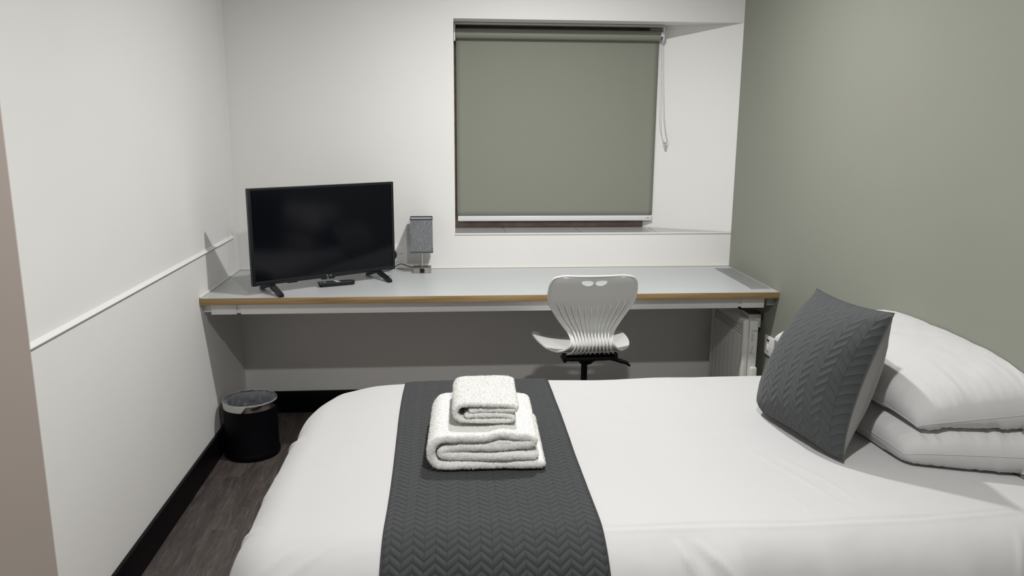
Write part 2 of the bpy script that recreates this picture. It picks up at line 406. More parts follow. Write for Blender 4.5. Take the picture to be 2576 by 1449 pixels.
# bead chain: a long loop held low on the splayed reveal
def bead_path(pts, step):
    out = []; acc = 0
    for a, b in zip(pts, pts[1:]):
        a, b = Vector(a), Vector(b); L = (b-a).length; t = acc
        while t < L: out.append(a+(b-a)*t/L); t += step
        acc = t-L
    return out
c1 = [(2.121, .142, 1.89), (2.127, .141, 1.70), (2.133, .140, 1.52), (2.140, .138, 1.44), (2.155, .135, 1.392), (2.163, .134, 1.376), (2.172, .134, 1.376), (2.178, .135, 1.388),
      (2.167, .137, 1.43), (2.156, .140, 1.50), (2.146, .141, 1.62), (2.137, .142, 1.76), (2.131, .142, 1.89)]
bm = bmesh.new()
for p in bead_path(c1, .0062): bmesh.ops.create_icosphere(bm, subdivisions=1, radius=.0022, matrix=Matrix.Translation(p))
tube(bm, c1, .0006, 5)
bp('bead_chain', bm, 'steel_bead')
bm = bmesh.new()
mt = Matrix.Translation((2.168, .141, 1.367)) @ Matrix.Rotation(-.48, 4, 'Z')
vs = bmesh.ops.create_cone(bm, cap_ends=True, segments=20, radius1=.0055, radius2=.0115, depth=.030)['verts']
bmesh.ops.scale(bm, vec=(1, .5, 1), verts=vs); bmesh.ops.transform(bm, matrix=mt, verts=vs)
ct = bp('chain_tensioner', bm, 'clear_plastic')
bm = bmesh.new(); bmesh.ops.create_uvsphere(bm, u_segments=12, v_segments=8, radius=.0022, matrix=Matrix.Translation((2.167, .134, 1.371))); bp('screw', bm, 'chrome', ct)

# ================================================================ TELEVISION
TA = .598
tv = empty('television', (.497, -.412, .75), TA, label='black flat screen television standing angled at the left end of the desk', cat='television')
TW, TH, TZ = .693, .414, .040
link('back_housing', nb(-TW/2+.02, TW/2-.02, .012, .055, TZ+.02, TZ+TH-.1, bev=.012, seg=3), 'black_plastic', tv)
bm = bmesh.new(); hw = TW/2; y0, y1 = -.008, .014; bw, bt, bb_ = .013, .011, .019
for k in (0,):
    box(bm, -hw, -hw+bw, y0, y1, TZ, TZ+TH, bev=.0015); box(bm, hw-bw, hw, y0, y1, TZ, TZ+TH, bev=.0015)
    box(bm, -hw+.004, hw-.004, y0+.0003, y1, TZ+TH-bt, TZ+TH-.0002, bev=.0015); box(bm, -hw+.004, hw-.004, y0+.0003, y1, TZ+.0002, TZ+bb_, bev=.0015)
bez = link('bezel', bm, 'bezel', tv)
link('screen', nb(-hw+bw-.001, hw-bw+.001, -.0045, .012, TZ+bb_-.001, TZ+TH-bt+.001), 'screen', tv, smooth=False)
bm = bmesh.new(); prism(bm, [(-.036, 0), (.036, 0), (.028, -.009), (-.028, -.009)], 0, .018)
bmesh.ops.transform(bm, matrix=Matrix.Translation((.0, .010, TZ+.002)) @ Matrix.Rotation(PI/2, 4, 'X'), verts=bm.verts)
sensor = link('sensor_bar', bm, 'bezel', tv, smooth=False)
link('standby_light', nb(-.0045, -.0012, -.0095, -.0075, TZ-.004, TZ-.0005), 'led', sensor)
bm = bmesh.new()
mt = Matrix.Translation((.006, -.0085, TZ+.0062)) @ Matrix.Rotation(PI/2, 4, 'X')
text_bm(bm, 'LG', .0095, mt @ Matrix.Translation((.006, 0, 0)), .0002)
for a0, a1, r_ in ((-.2, 1.75*PI, .0042),):
    tube(bm, [(-.0045+r_*math.cos(a0+(a1-a0)*k/20), -.0088, TZ+.0096+r_*math.sin(a0+(a1-a0)*k/20)) for k in range(21)], .0005, 5)
tube(bm, [(-.0045, -.0088, TZ+.0118), (-.0045, -.0088, TZ+.0078), (-.0028, -.0088, TZ+.0078)], .0004, 5)
box(bm, -.0068, -.006, -.009, -.0085, TZ+.0106, TZ+.0114)
link('maker_badge', bm, 'grey_mark', bez)
for sx in (-1, 1):
    bm = bmesh.new(); x = sx*.262
    def blade(P, wds, t):
        rows = []
        for (y, z), w_ in zip(P, wds): rows.append([bm.verts.new((x+a*w_, y, max(.0006, z+b*t))) for a, b in ((-1, -1), (1, -1), (1, 1), (-1, 1))])
        for A, B in zip(rows, rows[1:]):
            for k in range(4): bm.faces.new((A[k], A[(k+1) % 4], B[(k+1) % 4], B[k]))
        bm.faces.new(rows[0][::-1]); bm.faces.new(rows[-1])
    blade([(.018, TZ+.012), (.004, TZ-.004), (-.095, .0085), (-.104, .0050)], [.013, .0125, .0115, .010], .0065)
    blade([(.012, TZ+.012), (.026, TZ-.006), (.105, .0085), (.112, .0050)], [.013, .0125, .0115, .010], .0065)
    bmesh.ops.recalc_face_normals(bm, faces=bm.faces)
    link('stand_foot', bm, 'black_plastic', tv, smooth=False)
link('foot_pad_bump', nb(-.19, -.145, -.004, .01, TZ-.004, TZ+.001, bev=.001), 'black_plastic', tv)

# ================================================================ REMOTE CONTROL
rc = empty('remote_control', (.536, -.404, .7505), .40, label='black remote control with white and dark buttons lying before the television', cat='remote control')
bm = bmesh.new(); L, Wd = .165, .046
def rsec(t):
    s = 1 if t < .85 else math.sqrt(max(0.02, 1-((t-.85)/.15)**2)); return s
V = []
for i in range(25):
    t = i/24; x = -L/2+L*t; s = rsec(t); s0 = .82 if t == 0 else 1
    hwb, hwt = Wd/2*.74*s, Wd/2*s; zt = .0205-.003*t
    V.append([bm.verts.new((x+(.010 if t == 0 else 0), -hwb, .0005)), bm.verts.new((x+(.010 if t == 0 else 0), hwb, .0005)), bm.verts.new((x, hwt, zt-.003)), bm.verts.new((x, hwt-.003*s, zt)), bm.verts.new((x, -hwt+.003*s, zt)), bm.verts.new((x, -hwt, zt-.003))])
for A, B in zip(V, V[1:]):
    for k in range(6): bm.faces.new((A[k], B[k], B[(k+1) % 6], A[(k+1) % 6]))
bm.faces.new(V[0]); bm.faces.new(V[-1][::-1])
bmesh.ops.recalc_face_normals(bm, faces=bm.faces)
link('remote_body', bm, 'black_plastic', rc, angle=35)
def btn(bm, t, y, l=.007, wd=.005):
    x = -L/2+L*t; z = .0205-.003*t; box(bm, x-l/2, x+l/2, y-wd/2, y+wd/2, z-.001, z+.0014, bev=.0006)
bm = bmesh.new()
bm.free()
for t in (.22, .28, .34, .40, .62, .68, .74, .80, .88):
    for y in (-.014, -.005, .005, .014): bm = bmesh.new(); btn(bm, t, y); link('button', bm, 'bezel', rc)
for t, y in ((.46, .012), (.51, .004), (.49, -.008), (.54, -.013)):
    bm = bmesh.new(); btn(bm, t, y, .010, .0055); link('button', bm, 'led', rc)['label'] = 'white button'
bm = bmesh.new(); x = -L/2+L*.16; box(bm, x-.001, x+.001, -.015, .013, .0195, .0206)
link('white_stripe', bm, 'led', rc)
bm = bmesh.new(); btn(bm, .9, .013, .006, .005); link('power_button', bm, 'red_mark', rc)

# ================================================================ TABLE LAMP
LX, LY = .911, -.098
lp = empty('table_lamp', (LX, LY, .75), .02, label='small table lamp with square grey linen shade and brushed metal base on desk', cat='lamp')
link('base', nb(-.044, .044, -.028, .044, .0005, .026, bev=.0012), 'dark_metal', lp)
link('front_plate', nb(-.0435, .0435, -.0298, -.0275, .001, .0250, bev=.0005), 'brushed', lp)
link('socket_cover', nb(-.0115, .0115, -.0312, -.0290, .002, .0240, bev=.0004), 'black_plastic', lp)
bm = bmesh.new(); tube(bm, [(0, .008, .025), (0, .008, .19)], .0032, 16); tube(bm, [(0, .008, .025), (0, .008, .031)], .006, 16)
link('pole', bm, 'chrome', lp)
bm = bmesh.new(); tube(bm, [(.012, .0, .026), (.012, .0, .03)], .002, 10); link('screw', bm, 'chrome', lp)
SH0, SH1, SW = .104, .270, .054
bm = bmesh.new()
def ring_box(bm, s0, s1, z0, z1):   # square tube wall
    P = [(-1, -1), (1, -1), (1, 1), (-1, 1)]
    vs = [[bm.verts.new((a*s, .008+b*s, z)) for a, b in P] for s, z in ((s1, z0), (s1, z1), (s0, z1), (s0, z0))]
    for i in range(4):
        A, B = vs[i], vs[(i+1) % 4]
        for k in range(4): bm.faces.new((A[k], A[(k+1) % 4], B[(k+1) % 4], B[k]))
ring_box(bm, SW-.0012, SW, SH0, SH1); shd = link('lamp_shade', bm, 'linen_shade', lp, smooth=False)
bm = bmesh.new(); ring_box(bm, SW-.0022, SW-.0014, SH0+.002, SH1-.003); link('shade_lining', bm, 'lining', shd, smooth=False)
bm = bmesh.new(); ring_box(bm, SW-.0024, SW+.0008, SH1-.006, SH1+.0008); link('top_binding', bm, 'charcoal_trim', shd, smooth=False)
bm = bmesh.new(); ring_box(bm, SW-.0024, SW+.0008, SH0-.0008, SH0+.006); link('bottom_binding', bm, 'charcoal_trim', shd, smooth=False)
bm = bmesh.new(); lathe(bm, [(0, .24), (.015, .236), (.024, .215), (.02, .195), (.012, .18), (.012, .165), (0, .165)], c=(0, .008, 0), seg=20); link('bulb', bm, 'bulb', lp)
bm = bmesh.new()
for a in ((1, 0), (-1, 0), (0, 1), (0, -1)): tube(bm, [(a[0]*.012, .008+a[1]*.012, .17), (a[0]*(SW-.002), .008+a[1]*(SW-.002), .256)], .0012, 6)
link('shade_frame', bm, 'dark_metal', lp)
bm = bmesh.new()
cp = [(-.044, .03, .018), (-.07, .035, .024), (-.10, .035, .036), (-.125, .03, .030), (-.15, .02, .012), (-.19, .012, .004), (-.26, .03, .003)]
def smooth_path(P, n=8):
    P = [Vector(p) for p in P]; out = []
    for i in range(len(P)-1):
        p0, p1, p2, p3 = P[max(i-1, 0)], P[i], P[i+1], P[min(i+2, len(P)-1)]
        for k in range(n):
            t = k/n; out.append(.5*((2*p1)+(p2-p0)*t+(2*p0-5*p1+4*p2-p3)*t*t+(3*p1-p0-3*p2+p3)*t**3))
    out.append(P[-1]); return out
tube(bm, smooth_path(cp), .0023, 8); link('power_cord', bm, 'black_plastic', lp)

# ================================================================ WALL SOCKET, PLUG, SWITCH
so = empty('wall_socket', (.741, 0, .829), label='white double wall socket on the back wall beside the television', cat='wall socket')
link('socket_plate', nb(-.073, .073, -.009, -.0005, -.041, .043, bev=.002), 'white_plastic', so)
bm = bmesh.new(); box(bm, -.015, .015, -.0105, -.0085, .012, .028, bev=.001)
for x in (-.035, .035): box(bm, x-.009, x+.009, -.012, -.0085, .012, .03, bev=.0015)
link('switch_rockers', bm, 'white_plastic', so)
bm = bmesh.new(); tube(bm, [(.0665, -.0104, 0), (.0665, -.0088, 0)], .0028, 14); link('screw', bm, 'dark_metal', so)
bm = bmesh.new(); tube(bm, [(.0585, -.0100, .002), (.0585, -.0088, .002)], .0014, 10); link('screw_hole', bm, 'dark_slot', so)
bm = bmesh.new(); ring = [(.049, -.0094, .012), (.049, -.0094, -.012), (.058, -.0094, -.012)]; tube(bm, ring, .0003, 5); link('outlet_outline', bm, 'grey_mark', so)
pl = empty('power_plug', (.760, -.009, .826), label='rounded black mains plug in the wall socket behind the television edge', cat='plug')
bm = bmesh.new()
bmesh.ops.create_uvsphere(bm, u_segments=24, v_segments=14, radius=1)
for v in bm.verts: v.co = Vector((v.co.x*.024, v.co.y*.018-.018, v.co.z*.026))
link('plug_body', bm, 'black_plastic', pl)
bm = bmesh.new(); tube(bm, smooth_path([(0, -.02, -.02), (0, -.03, -.045), (-.02, -.03, -.066), (-.06, -.04, -.073), (-.12, -.05, -.073)]), .003, 8); link('plug_cord', bm, 'black_plastic', pl)

sw = empty('fused_switch', (W, -.597, .488), label='white fused switch plate on the sage wall below the desk', cat='switch')
link('switch_plate', nb(-.012, -.0005, -.046, .043, -.044, .044, bev=.002), 'white_plastic', sw)
link('fuse_window', nb(-.0128, -.0118, -.008, .012, .020, .030), 'dark_slot', sw)
bm = bmesh.new(); box(bm, -.017, -.0115, -.010, .010, -.022, .006, bev=.003); link('rocker', bm, 'white_plastic', sw)
for y_ in (-.032, .03): bm = bmesh.new(); tube(bm, [(-.0128, y_, -.004), (-.0118, y_, -.004)], .0025, 12); link('screw', bm, 'grey_mark', sw)
bm = bmesh.new(); box(bm, -.0124, -.0119, -.010, .008, -.033, -.0315); link('printed_marks', bm, 'grey_mark', sw)

# ================================================================ PANEL HEATER
HX, HY0, HY1, HZ0, HZ1 = 2.385, -.555, -.10, .17, .600
ht = empty('panel_heater', (2.43, -.33, HZ0), label='white slatted electric panel heater on the sage wall under the desk', cat='heater')
def hp(name, bm, mat, parent=None, **k):
    bmesh.ops.translate(bm, vec=(-2.43, .33, -HZ0), verts=bm.verts); return link(name, bm, mat, parent or ht, **k)
bm = bmesh.new()
box(bm, HX+.004, HX+.03, HY0, HY1, HZ0, .517, bev=.007, seg=3)
box(bm, HX+.0005, HX+.0295, HY0-.0005, HY0+.032, HZ0-.001, HZ1, bev=.011, seg=4); box(bm, HX+.0025, HX+.0295, HY1-.03, HY1+.0005, HZ0-.001, HZ1, bev=.008, seg=3)
box(bm, HX+.0020, HX+.0292, HY0+.012, HY1-.012, HZ1-.035, HZ1-.0005, bev=.008, seg=3)
fp = hp('front_panel', bm, 'heater_white')
bm = bmesh.new(); box(bm, HX+.031, HX+.072, HY0+.002, HY1, HZ0, HZ1-.006, bev=.006, seg=3); hp('back_casing', bm, 'heater_white')
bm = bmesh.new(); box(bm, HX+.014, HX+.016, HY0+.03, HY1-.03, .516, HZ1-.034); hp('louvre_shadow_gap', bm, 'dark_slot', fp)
for k in range(4):
    bm = bmesh.new(); z = .5195+k*.0135
    box(bm, -.0055, .0055, HY0+.031, HY1-.03, -.0008, .0008, bev=.0004)
    bmesh.ops.transform(bm, matrix=Matrix.Translation((HX+.009, 0, z)) @ Matrix.Rotation(-.9, 4, 'Y'), verts=bm.verts)
    hp('louvre', bm, 'heater_white', fp)
bm = bmesh.new()
for k in range(7): y = HY0+.055+k*.055; box(bm, HX+.0034, HX+.0055, y, y+.0018, HZ0+.02, .505)
hp('embossed_lines', bm, 'heater_white', fp)
bm = bmesh.new(); box(bm, HX+.040, HX+.100, HY0+.05, HY0+.15, HZ1-.05, HZ1+.013, bev=.003); cb = hp('control_box', bm, 'heater_white')
bm = bmesh.new(); box(bm, HX+.044, HX+.096, HY0+.055, HY0+.145, HZ1+.013, HZ1+.0142); hp('control_panel', bm, 'dark_metal', cb)
bm = bmesh.new(); box(bm, HX+.042, HX+.074, HY0-.010, HY0+.01, HZ0+.03, .375, bev=.006, seg=3); hp('side_cover', bm, 'heater_white')
for y_ in (HY0+.12, HY1-.08): bm = bmesh.new(); box(bm, HX+.072, W-.0005, y_, y_+.03, .30, .50); hp('wall_bracket', bm, 'white_plastic')
bm = bmesh.new(); yy = HY0+.0016
mtl = Matrix.Translation((HX+.054, yy, .545)) @ Matrix.Rotation(PI/2, 4, 'X')
text_bm(bm, 'Dimplex', .0085, mtl, .0001)
for k in range(7):
    z = .535-k*.0062; box(bm, HX+.040, HX+.040+.009+.003*(k % 3), yy-.0002, yy+.0002, z-.0008, z+.0004)
for k in range(5): z = .476-k*.005; box(bm, HX+.044, HX+.050, yy-.0002, yy+.0002, z-.0007, z+.0004)
for k in range(3): z = .452-k*.006; box(bm, HX+.038, HX+.042+.006*k, yy-.0002, yy+.0002, z-.001, z+.0004)
hp('rating_label', bm, 'ink', ht, smooth=False)

# ================================================================ DESK CHAIR
CHX, CHY, CA = 1.617, -.75, .03
ch = empty('desk_chair', (CHX, CHY, 0), CA, label='white moulded plastic swivel chair with ribbed back tucked at the desk', cat='chair')
prof = [  # y (toward desk +), z, half width
    (-.172, .882, .118), (-.172, .877, .152), (-.169, .868, .1665), (-.163, .852, .1745), (-.153, .832, .1785), (-.142, .808, .1805), (-.127, .772, .1776), (-.114, .741, .164), (-.103, .70, .139),
    (-.105, .666, .1147), (-.117, .642, .0965), (-.133, .620, .0868), (-.146, .601, .0868), (-.149, .585, .0950), (-.134, .570, .1080), (-.112, .558, .1240), (-.085, .551, .1400), (-.060, .547, .156)]
ptsP = smooth_path([(a, b, c) for a, b, c in prof], 4)
NUc = 56
def shell_pt(row, u):   # row in 0..1
    k = row*(len(ptsP)-1); i = min(int(k), len(ptsP)-2); p = ptsP[i].lerp(ptsP[i+1], k-i)
    y, z, hwid = p
    zt = (.88-z)/.34
    dish = .016*(1-min(1, zt*1.2))*u*u                    # sides of the upper back wrap forward
    top = 0.010*(1-u*u)*max(0, 1-row*12)*0
    return Vector((u*hwid, y+dish, z+top))
bm = bmesh.new()
NR = 96
V = grid(bm, NR, NUc, lambda a, b: shell_pt(a, b*2-1))
bmesh.ops.recalc_face_normals(bm, faces=bm.faces)
bmesh.ops.solidify(bm, geom=bm.faces[:], thickness=.006)
back = link('backrest', bm, 'chair_plastic', ch, angle=60)
# the two lens shaped grip holes, cut clean through
bmc = bmesh.new()
for sx in (-1, 1):
    pts = []
    for k in range(32):
        a = 2*PI*k/32; x = .0282+.0245*math.cos(a)*1.0; z = .0155*math.sin(a)
        if math.sin(a) > 0: z *= .45
        x += .004*math.sin(a)
        pts.append((sx*x, z+.8560))
    if sx < 0: pts = pts[::-1]
    A = [bmc.verts.new((x, -.3, z)) for x, z in pts]; B = [bmc.verts.new((x, 0, z)) for x, z in pts]
    bmc.faces.new(A); bmc.faces.new(B[::-1])
    for k in range(32): bmc.faces.new((A[k], B[k], B[(k+1) % 32], A[(k+1) % 32]))
bmesh.ops.recalc_face_normals(bmc, faces=bmc.faces)
cut = link('cutter', bmc, 'chair_plastic', ch)
md = back.modifiers.new('holes', 'BOOLEAN'); md.operation = 'DIFFERENCE'; md.object = cut; md.solver = 'EXACT'
bpy.context.view_layer.update()
me2 = bpy.data.meshes.new_from_object(back.evaluated_get(bpy.context.evaluated_depsgraph_get()))
back.modifiers.clear(); back.data = me2; bpy.data.objects.remove(cut)
for p in me2.polygons: p.use_smooth = True
try: me2.set_sharp_from_angle(angle=math.radians(50))
except Exception: pass
bm = bmesh.new()   # rolled rim of the backrest
rim = [shell_pt(r/80, -1) for r in range(80, 0, -1)]+[shell_pt(0, -1+2*k/14) for k in range(15)]+[shell_pt(r/80, 1) for r in range(1, 81)]
tube(bm, [p+Vector((0, -.002, 0)) for p in rim], .0045, 8); link('rim', bm, 'chair_plastic', back)
starts = [.780, .771, .763, .757, .752, .750, .753, .758, .765, .773, .783]
for k in range(11):
    u = (k-5)*.158; zs = starts[k]
    r0_ = next(i/200 for i in range(201) if shell_pt(i/200, u).z < zs)
    bm = bmesh.new(); P = []; R = []
    n = 44
    for i in range(n+1):
        r_ = r0_+(1.0-r0_)*i/n; p = shell_pt(r_, u); q = shell_pt(min(1, r_+.01), u); t = (q-p).normalized() if r_ < .99 else Vector((0, 1, -.2))
        nrm = Vector((0, t.z, -t.y)).normalized()
        if nrm.y > 0 and r_ < .8: nrm = -nrm
        if r_ >= .8 and nrm.z > 0: nrm = -nrm
        hgt = (.0076+.0056*min(1, max(0, (r_-.40)*3)))*min(1, i/3)
        P.append(p+nrm*hgt); R.append(.0036 if i > 1 else .0022)
    tube(bm, P, R, 8)
    link('rib', bm, 'chair_plastic', back)
# seat pan: bowl with raised sides
seatp = [(-.115, .120, .002, .556), (-.095, .150, .008, .551), (-.06, .176, .018, .545), (-.01, .190, .027, .540), (.05, .198, .031, .535), (.12, .202, .033, .531), (.18, .202, .032, .528), (.215, .196, .030, .526), (.240, .182, .027, .524), (.258, .162, .021, .521), (.270, .135, .014, .518), (.278, .095, .006, .515)]
sA = smooth_path([q[:3] for q in seatp], 6); sB = smooth_path([(0, 0, q[3]) for q in seatp], 6)
def seat_pt(a, b):
    k = a*(len(sA)-1); i = min(int(k), len(sA)-2); u = b*2-1
    (y, hw_, ris), zc = sA[i].lerp(sA[i+1], k-i), sB[i].lerp(sB[i+1], k-i).z
    return Vector((u*hw_, y-.012*(1-abs(u))*max(0, a-.7), zc+ris*abs(u)**2.2))
bm = bmesh.new(); grid(bm, 48, 40, seat_pt); bmesh.ops.recalc_face_normals(bm, faces=bm.faces); bmesh.ops.solidify(bm, geom=bm.faces[:], thickness=.006)
link('seat', bm, 'chair_plastic', ch, angle=60)
bm = bmesh.new()
box(bm, -.112, .112, -.125, -.060, .518, .532, bev=.003); box(bm, -.114, -.100, -.13, -.05, .514, .547, bev=.003); box(bm, .100, .114, -.13, -.05, .514, .547, bev=.003)
box(bm, -.08, .08, -.09, .12, .506, .520, bev=.003)
lathe(bm, [(0, .520), (.062, .520), (.056, .504), (.032, .488), (.026, .480), (0, .480)], c=(0, -.03, 0), seg=32)
for v in bm.verts: pass
link('seat_bracket', bm, 'black_metal', ch)
bm = bmesh.new(); tube(bm, [(.06, -.09, .520), (.10, -.10, .517), (.135, -.105, .507), (.157, -.107, .500), (.172, -.108, .486)], [.006, .0085, .009, .008, .004], 10)
link('height_lever', bm, 'black_metal', ch)
bm = bmesh.new(); tube(bm, [(0, 0, .09), (0, 0, .25)], .024, 24); tube(bm, [(0, 0, .25), (0, -.0, .49)], .0135, 24); link('gas_column', bm, 'black_metal', ch)
bm = bmesh.new(); lathe(bm, [(0, .065), (.04, .065), (.042, .09), (.034, .11), (0, .11)], seg=24); link('hub', bm, 'black_metal', ch)
for k in range(5):
    a = 2*PI*k/5+.3; bm = bmesh.new(); c_, s_ = math.cos(a), math.sin(a)
    tube(bm, [(c_*.03, s_*.03, .088), (c_*.16, s_*.16, .078), (c_*.27, s_*.27, .062)], [.019, .015, .012], 10); link('base_leg', bm, 'black_metal', ch)
    bm = bmesh.new()
    for o_ in (-.012, .012):
        px, py = c_*.27-s_*o_, s_*.27+c_*o_
        tube(bm, [(px+s_*.007, py-c_*.007, .0255), (px-s_*.007, py+c_*.007, .0255)], .025, 20)
    tube(bm, [(c_*.27, s_*.27, .026), (c_*.27, s_*.27, .064)], .008, 10); link('castor', bm, 'black_plastic', ch)

# ================================================================ WASTE BIN
bn = empty('waste_bin', (.146, -.512, 0), label='small round black waste bin with chrome rim and clear liner on floor', cat='waste bin')
bm = bmesh.new()
lathe(bm, [(0, .002), (.116, .002), (.120, .006), (.1215, .020), (.119, .028), (.1165, .036), (.1155, .232), (.1125, .232), (.1125, .012), (0, .012)], seg=64)
link('bin_body', bm, 'bin_black', bn)
bm = bmesh.new(); lathe(bm, [(.1175, .230), (.1182, .256), (.1170, .2605), (.1140, .2605), (.1130, .256), (.1130, .232)], seg=64, closed=True); link('chrome_rim', bm, 'chrome', bn)
bm = bmesh.new()
def lin(a, b):
    th = a*2*PI; t = b
    if t < .12: r_, z = .1185-.004*t/.12, .2575+.006*math.sin(t/.12*PI)
    else: q = (t-.12)/.88; r_ = .1125-.006*q; z = .2575-.20*q
    nn = fbm((math.cos(th)*2, math.sin(th)*2, z*9), 2.2, 3)
    r_ += -abs(nn)*.016*min(1, max(0, t-.1)*5); z += .002*nn
    return (r_*math.cos(th), r_*math.sin(th), z)
grid(bm, 90, 26, lin)
def lb(a, b): r_ = .105*b; th = a*2*PI; return (r_*math.cos(th), r_*math.sin(th), .056+.035*fbm((r_*math.cos(th)*9, r_*math.sin(th)*9, 3), 1.4, 3))
grid(bm, 60, 14, lb); bmesh.ops.remove_doubles(bm, verts=bm.verts, dist=.0002)
link('liner', bm, 'bin_liner', bn)

# ================================================================ BED
X0, Y0, Y1, ZT, RD = .662, -2.345, -1.372, .600, .100
bd = empty('bed', (1.6, -1.86, 0), label='single bed base and mattress hidden under the white duvet against sage wall', cat='bed')
link('bed_base', nb(-.90, .895, -.43, .43, .055, .30, bev=.02), 'grey_cotton', bd)
link('mattress', nb(-.90, .895, -.44, .44, .302, .555, bev=.05, seg=4), 'duvet', bd)
for sx in (-.85, .85):
    for sy in (-.38, .38):
        bm = bmesh.new(); tube(bm, [(sx, sy, .001), (sx, sy, .056)], .02, 16); link('leg', bm, 'black_plastic', bd)
RXE = 2.494
def lineridge(p, pts, wd):   # signed distance profile to polyline in plan
    best = 1e9; tt = 0
    for i, (a, b) in enumerate(zip(pts, pts[1:])):
        ax, ay = a; bx, by = b; dx, dy = bx-ax, by-ay; L2 = dx*dx+dy*dy
        t = max(0, min(1, ((p[0]-ax)*dx+(p[1]-ay)*dy)/L2)); d = math.hypot(p[0]-ax-dx*t, p[1]-ay-dy*t)
        if d < best: best = d; tt = (i+t)/(len(pts)-1)
    return math.exp(-(best/wd)**2)*math.sin(PI*min(1, max(0, tt)))**.5 if best < wd*3 else 0
CREASES = [([(1.86, -1.98), (1.93, -2.16), (1.97, -2.32)], .004, .0022), ([(1.92, -2.02), (1.99, -2.18), (2.02, -2.33)], .004, .0020),
           ([(1.87, -2.27), (1.88, -2.34)], .003, .002), ([(1.90, -2.30), (1.92, -2.27)], .003, .0016)]
def drape(a, b, off=0.0, seam=True):
    """cloth coordinates -> point on the duvet"""
    bx = max(a, X0); by = min(max(b, Y0), Y1); ex, ey = a-bx, b-by; e = math.hypot(ex, ey)
    return drape2(bx, by, (ex/e, ey/e) if e > 1e-9 else (0, 0), e, off, seam)
def drape2(bx, by, d, e, off=0.0, seam=True):
    RL = RD+(.075*d[1]*d[1] if d[1] < 0 else 0)
    th = min(e/RL, PI/2); ho = RL*math.sin(th); dz = RL*(1-math.cos(th))
    if e > RL*PI/2:
        q = e-RL*PI/2; ho += .05*q; dz += q
    hang = min(1, max(0, e-.05)/.25)
    p = Vector((bx+d[0]*ho, by+d[1]*ho, ZT-dz))
    n = Vector((d[0]*math.sin(th), d[1]*math.sin(th), math.cos(th)))
    s1 = math.exp(-((p.x-.56)/.17)**2-((p.y+1.26)/.17)**2)      # soft far foot corner
    p.x += .055*s1; p.y -= .035*s1; p.z -= .022*s1
    p.z -= .020*math.exp(-((p.x-.56)/.22)**2)*min(1, max(0, (p.y+1.9)/.5)) if e < .4 else 0
    h = .0050*fbm((p.x, p.y, p.z*.6), 2.3, 2)+.0013*fbm((p.x*1.0, p.y*2.2, p.z), 7, 3)
    h += .010*math.exp(-((p.x-1.9)/.5)**2)*0
    s = p.x if abs(d[1]) > abs(d[0]) else p.y*1.0
    fold = fbm((s*2.2+3, e*.8, 1.5), 2.6, 2)
    h += hang*(.020*fold)
    if d[1] < -.3 and e > .02:                     # oblique drag folds on the near side
        for xc, sl, wd_, am in ((1.535, .35, .009, .0105), (1.575, .75, .009, .0085), (1.555, .55, .008, -.004), (1.625, .40, .016, .004), (1.66, .2, .012, .003), (1.46, .1, .012, .002), (2.33, -.35, .006, .004), (2.40, .2, .014, .005), (1.86, .1, .02, .002), (.80, -1.2, .010, .004), (.72, -1.0, .012, .004)):
            e0 = e-.075 if xc > 1 else e-.05
            if e0 > 0: h += am*math.exp(-((p.x-xc-e0*sl)/wd_)**2)*min(1, e0/.05)*(1-.6*min(1, e0/.35))
    if d[0] < -.3 and e > .03:
        for yc, sl, wd_, am in ((-2.32, .5, .012, .005), (-2.14, .9, .02, .002), (-1.80, .8, .016, .007), (-1.72, .6, .03, -.004), (-2.02, .7, .02, .002)):
            h += am*math.exp(-((p.y-yc-(e-.05)*sl)/wd_)**2)*min(1, max(0, e-.04)/.05)
    if seam and d[1] < -.3 and bx > 1.1:                         # seam along the near edge of the duvet
        es = .030+.010*math.sin((bx-1.3)*3.1)+.004*fbm((bx, 0, 0), 4, 2)-.03*max(0, bx-2.15)
        dd = e-es; h += -.0036*math.exp(-(dd/.0035)**2)+.0018*math.exp(-((dd-.009)/.006)**2)
    if e < .02:
        for pts, wd, amp in CREASES: h += amp*lineridge((p.x, p.y), pts, wd)
    return p+n*(h+off)
bm = bmesh.new()
NX, NY = 250, 130
xs = [X0+(RXE-X0)*i/NX for i in range(NX+1)]; ys = [Y0+(Y1-Y0)*j/NY for j in range(NY+1)]
Vg = [[bm.verts.new(drape2(x, y, (0, 0), 0)) for y in ys] for x in xs]
for i in range(NX):
    for j in range(NY): bm.faces.new((Vg[i][j], Vg[i+1][j], Vg[i+1][j+1], Vg[i][j+1]))
# perimeter strip, hanging over three sides with rounded corners
per = [(x, Y0, (0, -1), Vg[i][0]) for i, x in reversed(list(enumerate(xs)))]
per += [(X0, Y0, (-math.sin(a), -math.cos(a)), Vg[0][0]) for a in [PI/2*k/14 for k in range(1, 14)]]
per += [(X0, y, (-1, 0), Vg[0][j]) for j, y in enumerate(ys)]
per += [(X0, Y1, (-math.cos(a), math.sin(a)), Vg[0][NY]) for a in [PI/2*k/14 for k in range(1, 14)]]
per += [(x, Y1, (0, 1), Vg[i][NY]) for i, x in enumerate(xs)]
es_ = [.006*k for k in range(1, 16)]+[.10+.012*k for k in range(0, 40)]
EMAX = .50
es_ = [e for e in es_ if e <= EMAX]
prev = None
for (x, y, d, v0) in per:
    col = [v0]+[bm.verts.new(drape2(x, y, d, e)) for e in es_]
    if prev:
        for k in range(len(col)-1):
            q = [prev[k], prev[k+1], col[k+1], col[k]]; q = [v for n_, v in enumerate(q) if v not in q[:n_]]
            if len(q) >= 3: bm.faces.new(q)
    prev = col
bmesh.ops.recalc_face_normals(bm, faces=bm.faces)
dv = link('duvet', bm, 'duvet', angle=180); tag(dv, 'plain white duvet spread over the single bed and hanging down its sides', 'duvet')
